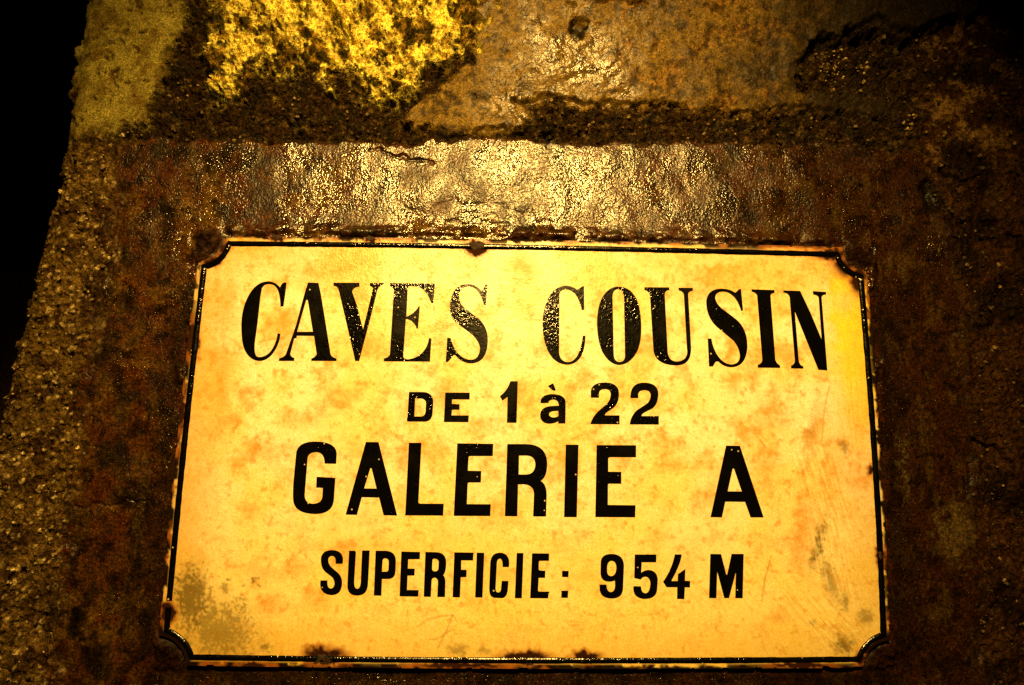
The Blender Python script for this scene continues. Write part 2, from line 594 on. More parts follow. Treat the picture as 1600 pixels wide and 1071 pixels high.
cu = mix(cu, (0.022, 0.013, 0.003), ss(-0.05, 0.75, n_c + 0.6 * n_b) * 0.85)
cu = mix(cu, (0.014, 0.009, 0.003), ss(1040, 1330, px + 90 * n_a + 40 * n_c))  # brightness falloff to the right, painted into the stone colour
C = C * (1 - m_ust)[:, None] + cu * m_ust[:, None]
cc = np.tile(np.array([0.80, 0.70, 0.13]), (len(X), 1))                      # mineral crust
crevice_dark = fbm(0.8 * xm + 0.5 * zm, 0.45 * zm - 0.3 * xm, 22, 5, 90, 0.72) + 0.16 * ss(330, 420, px) * ss(560, 470, px) * ss(40, 90, py)
cc = mix(cc, (0.035, 0.026, 0.005), ss(-0.24, 0.32, crevice_dark + 0.35 * fbm(xm, zm, 5, 3, 93)))  # dark crevices between the lumps, painted in as noise patches
cc = mix(cc, (0.30, 0.18, 0.02), ss(-0.1, 0.6, n_c) * 0.7)
C = C * (1 - m_cru)[:, None] + cc * m_cru[:, None]
cp = np.tile(np.array([0.200, 0.168, 0.034]), (len(X), 1))                    # olive plaster
cp = mix(cp, (0.115, 0.080, 0.015), ss(-0.3, 0.7, n_b + 0.4 * n_c))
cp = mix(cp, (0.05, 0.028, 0.008), ss(0.20, 0.10, q1) * (qid > 0.35))  # darker colour inside the small pits
C = C * (1 - m_pla)[:, None] + cp * m_pla[:, None]
ce = np.tile(np.array([0.042, 0.0155, 0.003]), (len(X), 1))                   # cement surround
ce = mix(ce, (0.085, 0.046, 0.007), ss(-0.2, 0.7, n_a) * 0.8)
ce = mix(ce, (0.042, 0.0115, 0.002), ss(-0.35, 0.5, n_b) * 0.9)
ce = mix(ce, (0.012, 0.007, 0.0025), ss(-0.1, 0.7, fbm(xm, zm, 40, 5, 95, 0.6)))
ce = mix(ce, (0.018, 0.0065, 0.0018), ss(1040, 1300, px + 70 * n_a) * 0.85)  # weaker lamp light on the right, put into the cement colour
ce = mix(ce, (0.006, 0.0028, 0.001), ss(0.0, 0.6, fbm(xm, zm, 17, 5, 99, 0.65)) * 0.85)
ce = mix(ce, (0.050, 0.030, 0.006), ss(0.15, 0.7, fbm(xm * 1.6, zm * 0.7, 26, 5, 104, 0.65)) * 0.5)
ce = mix(ce, (0.006, 0.003, 0.001), ss(60, 8, out) * ss(420, 520, py) * 0.75)  # darkness painted into the cement along the plate's sides and foot
ce = mix(ce, (0.055, 0.036, 0.011), ss(1.4, 0.6, blob(px + 22 * n_c, py + 22 * n_c, 1492, 830, 28, 46)))
ce = mix(ce, (0.045, 0.032, 0.010), ss(1.2, 0.6, blob(px + 10 * n_c, py, 1412, 735, 6, 70, -0.12)) * 0.7)
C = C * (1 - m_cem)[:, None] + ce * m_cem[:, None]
for (bx, by, rx, ry, an) in [(1455, 305, 17, 30, -0.2), (905, 52, 15, 11, 0), (122, 962, 14, 17, 0), (115, 975, 10, 22, 0.3)]:
    C = mix(C, (0.004, 0.003, 0.0015), ss(1.35, 0.6, blob(cx_, cy_, bx, by, rx, ry, an)) * 0.9)  # near-black stains, and near-black colour over the two carved pits
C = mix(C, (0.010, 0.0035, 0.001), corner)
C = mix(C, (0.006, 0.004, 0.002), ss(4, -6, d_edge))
# rust run-off around the plate
C = mix(C, (0.030, 0.009, 0.003), ss(14, 3, out) * ss(-0.15, 0.3, n_b) * (sd < 0) * 0.8)

wet = 0.28 + 0.2 * n_b
wet = wet * (1 - m_cem) + m_cem * (0.86 + 0.25 * n_a + 0.15 * fbm(xm, zm * 0.35, 14, 3, 97))
wet = wet * (1 - m_ust) + m_ust * (0.36 + 0.2 * n_a + 0.42 * ss(1.5, 0.2, blob(px + 40 * n_b, py + 40 * n_b, 890, 105, 130, 90)) + 0.25 * ss(1.2, 0.4, blob(px, py, 800, 175, 110, 40)))
wet = wet * (1 - m_pla) + m_pla * 0.12
wet = wet * (1 - m_cru) + m_cru * 0.2
gls = wet ** 2 + 0.05
gls *= 1 - m_cem * 0.78 * ss(930, 1330, px + 80 * n_a)
gls *= 1 - m_cem * 0.62 * ss(520, 230, px + 60 * n_a)
gls *= 1 - m_cem * 0.45 * ss(400, 480, py)
wet *= ss(10, 60, d_edge) * (1 - 0.85 * corner)
gls *= 1 - 0.9 * corner
gls = np.clip(gls, 0, 1)
wet = np.clip(wet, 0, 1)

P = np.stack([X, -h / 1000.0, Z], 1)
G = P.reshape(NZ, NX, 3)
du = np.gradient(G, axis=1)
dv = np.gradient(G, axis=0)
NRM = np.cross(du, dv).reshape(-1, 3)
NRM /= np.linalg.norm(NRM, axis=1, keepdims=True) + 1e-12

idx = np.arange(NX * NZ).reshape(NZ, NX)
Q = np.stack([idx[:-1, :-1], idx[:-1, 1:], idx[1:, 1:], idx[1:, :-1]], -1).reshape(-1, 4)
reg = np.zeros(NX * NZ, int)               # 0 = base wall with exposed aggregate
topband = (s_cem < 0) & (wy < 235) & (wx > 190) & (wx < 1440)
reg[topband] = 1
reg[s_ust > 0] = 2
reg[s_cru > 0] = 3
reg[s_pla > 0] = 4
reg[s_cem > 0] = 5
reg[d_edge < 0] = 0
freg = reg[Q[:, 0]]


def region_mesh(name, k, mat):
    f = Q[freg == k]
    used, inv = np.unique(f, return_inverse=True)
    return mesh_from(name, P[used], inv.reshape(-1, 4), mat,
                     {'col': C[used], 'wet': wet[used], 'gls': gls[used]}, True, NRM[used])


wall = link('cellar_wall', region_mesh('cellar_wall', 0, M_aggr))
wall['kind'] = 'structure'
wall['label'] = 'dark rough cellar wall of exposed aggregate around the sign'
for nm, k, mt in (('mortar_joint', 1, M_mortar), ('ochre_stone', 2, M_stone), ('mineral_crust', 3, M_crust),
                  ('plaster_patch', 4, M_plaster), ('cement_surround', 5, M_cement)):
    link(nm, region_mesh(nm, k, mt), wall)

# far wall of the dark gallery seen past the corner on the left
fx, fz = (q.ravel() for q in np.meshgrid(np.linspace(-2.6, -0.2, 140), np.linspace(-1.0, 1.4, 90)))
fy = 0.62 + 0.16 * fbm(fx, fz, 0.4, 5, 3)
fi = np.arange(140 * 90).reshape(90, 140)
fq = np.stack([fi[:-1, :-1], fi[:-1, 1:], fi[1:, 1:], fi[1:, :-1]], -1).reshape(-1, 4)
far = link('gallery_wall', mesh_from('gallery_wall', np.stack([fx, fy, fz], 1), fq, M_far))
far['kind'] = 'structure'
far['label'] = 'black rock of the gallery past the wall corner'


# ------------------------------------------------------------------ loose grains set in the wall (too many to count)
def ico():
    t = (1 + 5 ** 0.5) / 2
    v = np.array([(-1, t, 0), (1, t, 0), (-1, -t, 0), (1, -t, 0), (0, -1, t), (0, 1, t), (0, -1, -t), (0, 1, -t),
                  (t, 0, -1), (t, 0, 1), (-t, 0, -1), (-t, 0, 1)], float)
    v /= np.linalg.norm(v[0])
    f = [(0, 11, 5), (0, 5, 1), (0, 1, 7), (0, 7, 10), (0, 10, 11), (1, 5, 9), (5, 11, 4), (11, 10, 2), (10, 7, 6), (7, 1, 8),
         (3, 9, 4), (3, 4, 2), (3, 2, 6), (3, 6, 8), (3, 8, 9), (4, 9, 5), (2, 4, 11), (6, 2, 10), (8, 6, 7), (9, 8, 1)]
    vs = [tuple(q) for q in v]
    out_f, mid = [], {}

    def mp(a, b):
        k = (min(a, b), max(a, b))
        if k not in mid:
            q = np.array(vs[a]) + np.array(vs[b])
            vs.append(tuple(q / np.linalg.norm(q)))
            mid[k] = len(vs) - 1
        return mid[k]
    for a, b, c in f:
        ab, bc, ca_ = mp(a, b), mp(b, c), mp(c, a)
        out_f += [(a, ab, ca_), (b, bc, ab), (c, ca_, bc), (ab, bc, ca_)]
    return np.array(vs), np.array(out_f)


IV, IF = ico()


def scatter(name, mask, count, r0, r1, mat, power=2.5, flat=0.8, sink=0.3, tint=None, cols=None):
    cand = np.nonzero(mask)[0]
    pick = rng.choice(cand, min(count, len(cand)), replace=False)
    Vs, Fs, Cs = [], [], []
    for i, p in enumerate(pick):
        r = (r0 + (r1 - r0) * rng.random() ** power) / 1000.0
        v = IV * (1 + 0.22 * rng.standard_normal((len(IV), 1)))
        a, _ = np.linalg.qr(rng.standard_normal((3, 3)))
        v = (v * np.array([1, flat, 0.65 + 0.3 * rng.random()])) @ a.T * r
        Vs.append(v + P[p] + NRM[p] * r * (1 - 2 * sink))
        Fs.append(IF + i * len(IV))
        if cols is not None:
            c0 = np.array(cols[rng.integers(len(cols))]) * (0.7 + 0.6 * rng.random())
            Cs.append(np.tile(c0, (len(IV), 1)))
    V, F = np.vstack(Vs), np.vstack(Fs)
    at = {'col': np.vstack(Cs), 'wet': np.full(len(V), 0.3), 'gls': np.full(len(V), 0.2)} if cols is not None else None
    o = link(name, mesh_from(name, V, F, mat, at), wall)
    o['kind'] = 'stuff'
    return o


view = (px > -60) & (px < 1680) & (py > -60) & (py < 1130)
agg = view & (reg == 0) & (d_edge > 14)
scatter('pebbles', agg & (px < 400) & (pn(xm / 20, zm / 20, 3) > -0.2), 420, 0.5, 2.6, M_aggr, 2.6,
        cols=[(.22, .16, .06), (.12, .08, .03), (.42, .33, .15), (.07, .045, .018), (.10, .065, .02)])
scatter('dark_grit', view & ((reg == 1) | (agg & (px > 1400))), 1300, 0.5, 2.4, M_aggr, 2.2,
        cols=[(.05, .035, .013), (.09, .06, .02), (.025, .017, .007), (.16, .11, .04), (.035, .02, .008)])
scatter('crystal_lumps', view & (reg == 3) & (C[:, 0] > 0.30), 1500, 0.3, 1.2, M_crust, 2.0, sink=0.5,
        cols=[(.65, .54, .09), (.55, .42, .05), (.72, .64, .2), (.4, .28, .03)])
scatter('crystal_grains', view & ((blob(px + 14 * fb20, py + 14 * fb6, 1308, 100, 16, 22, 0.4) < 1) | (blob(px + 14 * fb20, py + 14 * fb6, 1352, 106, 9, 18) < 1)
        | (blob(px, py, 1421, 192, 8, 14) < 1)), 90, 0.4, 1.9, M_crust, 1.5, sink=0.4,
        cols=[(.36, .26, .06), (.16, .11, .03), (.45, .35, .11), (.08, .05, .015)])

# ------------------------------------------------------------------ the enamel sign
base = px2plate(np.array([820.0]), np.array([1043.0]))[0]
sign = bpy.data.objects.new('enamel_sign', None)
col.objects.link(sign)
sign.location = (float(base[0]), 0.0, float(base[2]))
sign['label'] = 'old rusty enamel sign with black French lettering set in the cement wall'
sign['category'] = 'sign'

# plate: a grid that follows the four traced edges
NU, NV = 620, 372
u = np.linspace(0, 1, NU)
v = np.linspace(0, 1, NV)
cT, cB = polyl(O_TOP, NU), polyl(O_BOT, NU)
cL, cR = polyl(O_LEFT, NV), polyl(O_RIGHT, NV)
U, Vv = np.meshgrid(u, v)
U3, V3 = U[..., None], Vv[..., None]
S = (1 - V3) * cT[None] + V3 * cB[None] + (1 - U3) * cL[:, None] + U3 * cR[:, None]
S -= (1 - U3) * (1 - V3) * cT[0] + U3 * (1 - V3) * cT[-1] + (1 - U3) * V3 * cB[0] + U3 * V3 * cB[-1]
S = S.reshape(-1, 2)
keep = np.ones(len(S), bool)
for cx, cy, r, _ in CORN:                  # scalloped corners: snap the rim onto the arc
    d = np.hypot(S[:, 0] - cx, S[:, 1] - cy)
    near = (d < r) & (d > r - 3.2)
    k = r / np.maximum(d, 1e-6)
    S[near, 0] = cx + (S[near, 0] - cx) * k[near]
    S[near, 1] = cy + (S[near, 1] - cy) * k[near]
    keep &= ~(d <= r - 3.2)
# gnawed rim: nibble the edge a little
PP = px2plate(S[:, 0], S[:, 1])
sx, sy = S[:, 0], S[:, 1]
mx, mz = PP[:, 0] * 1000, PP[:, 2] * 1000
sdp = plate_sd(sx, sy)
rim = fbm(mx, mz, 14, 4, 101)
gi = np.arange(NU * NV).reshape(NV, NU)
pf = np.stack([gi[:-1, :-1], gi[1:, :-1], gi[1:, 1:], gi[:-1, 1:]], -1).reshape(-1, 4)
eat = sdp < 2.2 * np.clip(rim * 2.2, 0, 2.2)
pf = pf[keep[pf].all(1) & ~eat[pf].all(1)]

# enamel colours: cream, orange tea-stains, olive grime, rust, painted hot spot and light falloff
e1 = fbm(mx, mz, 60, 4, 110, 0.55)
e2 = fbm(mx, mz, 24, 3, 116, 0.45)
e3 = fbm(mx, mz, 9, 3, 122, 0.55)
e4 = fbm(mx, mz, 4, 3, 126, 0.6)
E = np.tile(np.array([0.88, 0.84, 0.66]), (len(S), 1))
E = mix(E, (0.86, 0.72, 0.30), ss(-0.5, 0.7, e1) * 0.85)
E = mix(E, (0.87, 0.73, 0.20), ss(640, 1030, sy) * 0.8)  # amber toward the bottom: lamp falloff painted into the enamel
# orange blotches
bl = ss(-0.5, 1.4, 1.2 * e2 + 0.4 * e3 + 0.5 * e4 + 0.30 * e1 * ss(780, 640, sy))
E = mix(E, (0.64, 0.36, 0.085), bl * (0.45 + 0.40 * ss(860, 640, sy)))
BLOTS = [(520, 425, 60, 22), (440, 520, 30, 34), (1110, 450, 60, 20), (1000, 545, 34, 22), (1045, 690, 22, 14), (880, 725, 22, 18), (1100, 770, 22, 16),
         (640, 700, 30, 16), (585, 840, 14, 12), (455, 885, 22, 16), (420, 940, 24, 14), (540, 880, 26, 30), (490, 940, 20, 16), (770, 790, 22, 14),
         (1290, 740, 26, 40), (1255, 820, 20, 60), (1200, 640, 30, 34), (345, 560, 26, 20), (350, 470, 18, 30), (690, 620, 24, 20),
         (1350, 735, 22, 16), (470, 650, 30, 14), (410, 700, 26, 20), (960, 700, 26, 16), (1190, 720, 24, 24), (340, 620, 14, 40), (1120, 425, 50, 10),
         (1215, 965, 18, 12), (1180, 560, 34, 16), (800, 620, 20, 18)]
for bx, by, rx, ry in BLOTS:
    q = blob(sx + 16 * e2 + 7 * e3, sy + 16 * e1 + 7 * e3, bx, by, rx, ry)
    E = mix(E, (0.66, 0.34, 0.06), ss(1.8, 0.0, q) * (0.5 + 0.4 * ss(-0.6, 0.8, e3 + 0.5 * e4)))
E = mix(E, (0.60, 0.31, 0.05), ss(0.35, 0.95, e3 + 0.5 * e4) * 0.5)            # fine freckles
E = mix(E, (0.95, 0.80, 0.04), ss(1.3, 0.2, blob(sx + 20 * e2, sy + 20 * e2, 1338, 530, 44, 150, -0.06)) * 0.9)  # yellow glow of a hot spot, painted on the right edge
E = mix(E, (0.55, 0.24, 0.04), ss(1.2, 0.4, blob(sx + 6 * e3, sy + 8 * e3, 322, 470, 6, 20)) * 0.6)
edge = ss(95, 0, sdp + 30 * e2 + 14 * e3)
E = mix(E, (0.62, 0.36, 0.035), edge * (0.40 + 0.30 * ss(560, 330, sx)))  # rim grime, plus amber light falloff painted in, strongest at left
# olive grime, lower left corner and right side
g1 = blob(sx + 10 * e3, sy + 12 * e3, 298, 932, 24, 44, 0.1)
g2 = blob(sx + 20 * e3, sy + 16 * e3, 340, 985, 52, 40, 0.5)
g3 = blob(sx + 8 * e3, sy + 8 * e3, 378, 945, 12, 14)
e5 = fbm(mx, mz, 2.4, 2, 128, 0.6)
E = mix(E, (0.40, 0.29, 0.06), ss(1.9, 0.4, np.minimum(g1, g2) + 0.3 * e3) * 0.5)
E = mix(E, (0.15, 0.105, 0.022), ss(1.25, 0.55, g1 + 0.35 * e4 + 0.35 * e5) * 0.85)
E = mix(E, (0.22, 0.16, 0.03), ss(1.3, 0.5, g2 - 0.5 * e3 + 0.6 * e4 + 0.5 * e5) * 0.7)
E = mix(E, (0.32, 0.24, 0.06), ss(1.3, 0.5, g3) * ss(-0.1, 0.2, e4) * 0.8)
for bx, by, rx, ry, an, st in [(1279, 850, 8, 40, 0.25, .7), (1296, 905, 10, 34, -0.25, .5), (1318, 940, 6, 14, 0, .5), (1270, 972, 6, 6, 0, .5),
                               (1318, 1008, 16, 14, 0, .7), (1352, 965, 12, 12, -0.6, .5), (715, 1015, 16, 9, 0, .5), (755, 1018, 14, 6, 0, .4),
                               (1268, 680, 7, 70, 0.12, .25), (356, 905, 4, 4, 0, .6), (398, 905, 6, 4, 0, .7), (400, 913, 5, 3, 0, .7), (378, 912, 4, 3, 0, .6),
                               (415, 1012, 8, 6, -0.7, .6), (350, 918, 10, 6, .5, .5), (1320, 700, 6, 12, 0, .5)]:
    q = blob(sx + 5 * e3, sy + 5 * e3, bx, by, rx, ry, an)
    E = mix(E, (0.16, 0.11, 0.02), ss(1.5, 0.3, q + 0.4 * e4 + 0.3 * e5) * min(1, st * 1.25))
# wiped scratches on the right
for (cx, cy, ln, wdt, an, amt) in [(1290, 770, 120, 46, 1.25, .5), (1300, 880, 90, 40, 1.35, .5), (1290, 970, 70, 40, 0.8, .55), (1230, 930, 60, 40, 0.9, .4), (1330, 640, 100, 26, 1.5, .3)]:
    c, s_ = math.cos(an), math.sin(an)
    al, ac = (sx - cx) * c + (sy - cy) * s_, -(sx - cx) * s_ + (sy - cy) * c
    st = fbm(al, ac * 14, 60, 3, 140, 0.6)
    env = ss(1.2, 0.3, np.hypot(al / ln, ac / wdt))
    E = mix(E, (0.62, 0.37, 0.07), ss(0.2, 0.5, st) * env * amt)
    E = mix(E, (0.93, 0.86, 0.45), ss(0.2, 0.5, -st) * env * amt)
for pts in ([(652, 980), (668, 968), (690, 963), (708, 961), (714, 972)], [(707, 962), (698, 985), (684, 1013)], [(670, 1000), (685, 998), (702, 986)],
            [(1296, 604), (1288, 640), (1284, 690)], [(404, 535), (425, 530), (445, 528)], [(1188, 688), (1196, 700)], [(1205, 870), (1195, 905), (1190, 940)]):
    E = mix(E, (0.40, 0.20, 0.035), ss(1.7, 0.5, seg_dist(sx, sy, pts)) * 0.6)
# rust along the rim
cornerless = np.ones(len(S))
for cx, cy, r, rb in CORN:
    cornerless *= ss(rb - 2, rb + 8, np.hypot(sx - cx, sy - cy))
for kc, (cx, cy, r, rb) in enumerate(CORN):
    dc = np.hypot(sx - cx, sy - cy)
    E = mix(E, (0.016, 0.006, 0.002), ss(rb + 1, rb - 4, dc + 3 * e3) * ((0.55 + 0.45 * ss(-0.1, 0.2, e3)) if kc == 0 else 1.0))
chip = ss(0.18, 0.4, fbm(mx, mz, 34, 4, 150, 0.6) + 0.25 * e3 + 0.35 * ss(1000, 1030, sy))
outer = ss(9, 6, sdp)
mar = fbm(mx, mz, 17, 3, 155, 0.6)
gone = np.maximum(ss(-0.25, 0.05, mar) * ss(500, 330, sx) * ss(430, 520, sy), ss(-0.2, 0.08, mar) * ss(1005, 1030, sy))
gone = np.maximum(gone, ss(0.1, 0.3, mar) * ss(1300, 1340, sx))
E = mix(E, (0.009, 0.004, 0.0015), np.clip(outer * np.maximum(chip * 0.9, gone), 0, 1))
E = mix(E, (0.010, 0.004, 0.0015), ss(5, 1.5, sdp + 3 * rim))
E = mix(E, (0.50, 0.17, 0.02), ss(10, 4, sdp + 4 * e3) * ss(0.1, 0.6, e2) * 0.5 * cornerless)
RUST = [(508, 1026, 30, 12), (820, 1028, 34, 9), (915, 1027, 22, 8), (1362, 735, 7, 8), (745, 388, 17, 11), (578, 374, 8, 6), (1328, 412, 22, 18),
        (1342, 438, 12, 18), (262, 958, 10, 16), (350, 388, 10, 8), (1300, 398, 22, 8), (330, 408, 12, 8), (1345, 1030, 10, 6), (1250, 1040, 40, 5), (395, 1040, 20, 4), (1376, 870, 8, 14), (432, 372, 9, 6), (300, 530, 10, 26), (283, 640, 8, 30), (720, 1040, 60, 5)]
for bx, by, rx, ry in RUST:
    q = blob(sx + 5 * e3, sy + 5 * e3, bx, by, rx, ry)
    E = mix(E, (0.36, 0.12, 0.015), ss(1.9, 1.0, q) * 0.75)
    E = mix(E, (0.028, 0.009, 0.003), ss(1.25, 0.8, q))
rgh = 0.32 + 0.10 * e2 + 0.4 * ss(0.25, 0.05, E[:, 0])
pwet = np.clip(0.16 + 0.75 * ss(1.25, 0.15, blob(sx, sy, 660, 410, 330, 190)) + 0.08 * e2, 0.05, 1)

used, inv = np.unique(pf, return_inverse=True)
pf = inv.reshape(-1, 4)
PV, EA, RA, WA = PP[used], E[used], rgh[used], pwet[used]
# side walls of the pressed steel plate
eds = np.concatenate([pf[:, [0, 1]], pf[:, [1, 2]], pf[:, [2, 3]], pf[:, [3, 0]]])
key = np.sort(eds, 1)
ku = key[:, 0].astype(np.int64) * (len(PV) + 1) + key[:, 1]
_, first, cnt = np.unique(ku, return_index=True, return_counts=True)
be = eds[first[cnt == 1]]
bv, binv = np.unique(be, return_inverse=True)
binv = binv.reshape(-1, 2)
nb = len(PV)
back = PV[bv].copy()
back[:, 1] += 0.0055
rimv = PV[bv].copy()
PV2 = np.vstack([PV, rimv, back])
side = np.stack([nb + binv[:, 1], nb + binv[:, 0], nb + len(bv) + binv[:, 0], nb + len(bv) + binv[:, 1]], 1)
rc = np.tile(np.array([0.008, 0.0035, 0.0015]), (2 * len(bv), 1))
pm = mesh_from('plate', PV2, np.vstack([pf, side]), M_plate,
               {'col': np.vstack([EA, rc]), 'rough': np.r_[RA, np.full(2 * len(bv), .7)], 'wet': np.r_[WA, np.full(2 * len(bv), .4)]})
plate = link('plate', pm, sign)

# black border line with scalloped corners, a closed ribbon
bT, bR, bB, bL = polyl(L_TOP, 400), polyl(L_RIGHT, 260), polyl(L_BOT, 420)[::-1], polyl(L_LEFT, 260)[::-1]


def cut(line, c0, c1):
    d0 = np.hypot(line[:, 0] - c0[0], line[:, 1] - c0[1]) > c0[3] + 2
    d1 = np.hypot(line[:, 0] - c1[0], line[:, 1] - c1[1]) > c1[3] + 2
    return line[d0 & d1]


def arc(a, b, c):
    a0 = math.atan2(a[1] - c[1], a[0] - c[0])
    a1 = math.atan2(b[1] - c[1], b[0] - c[0])
    da = (a1 - a0 + math.pi) % (2 * math.pi) - math.pi
    t = np.linspace(0, 1, 26)
    return np.stack([c[0] + c[3] * np.cos(a0 + da * t), c[1] + c[3] * np.sin(a0 + da * t)], 1)


tl, tr, br, bl_ = CORN
sT, sR, sB, sL = cut(bT, tl, tr), cut(bR, tr, br), cut(bB, br, bl_), cut(bL, bl_, tl)
ring = np.vstack([sT, arc(sT[-1], sR[0], tr), sR, arc(sR[-1], sB[0], br), sB, arc(sB[-1], sL[0], bl_), sL, arc(sL[-1], sT[0], tl)])
tan = np.roll(ring, -2, 0) - np.roll(ring, 2, 0)
tan /= np.linalg.norm(tan, axis=1, keepdims=True) + 1e-9
nor = np.stack([-tan[:, 1], tan[:, 0]], 1)
rw = px2plate(ring[:, 0], ring[:, 1])
wob = fbm(rw[:, 0] * 1000, rw[:, 2] * 1000, 12, 4, 160)
half = 4.5 + 0.5 * wob
half = np.where(np.abs(ring[:, 1] - 386) < 12, half - 0.6, half)
n = len(ring)
# places where the line has flaked away
gap = (np.hypot(ring[:, 0] - 266, ring[:, 1] - 946) < 6)
inn = px2plate(*(ring + nor * half[:, None]).T, 0.00022)
ouu = px2plate(*(ring - nor * (half + 0.3 * np.roll(wob, 7))[:, None]).T, 0.00022)
li = px2plate(*(ring + nor * (half + 0.35)[:, None]).T, -0.0002)
lo = px2plate(*(ring - nor * (half + 0.65)[:, None]).T, -0.0002)
BV = np.vstack([li, inn, ouu, lo])
i0 = np.arange(n)
i1 = (i0 + 1) % n
BF = np.concatenate([np.stack([i0 + a * n, i1 + a * n, i1 + (a + 1) * n, i0 + (a + 1) * n], 1)[~gap] for a in range(3)])
link('border_line', mesh_from('border_line', BV, BF, M_black), sign)

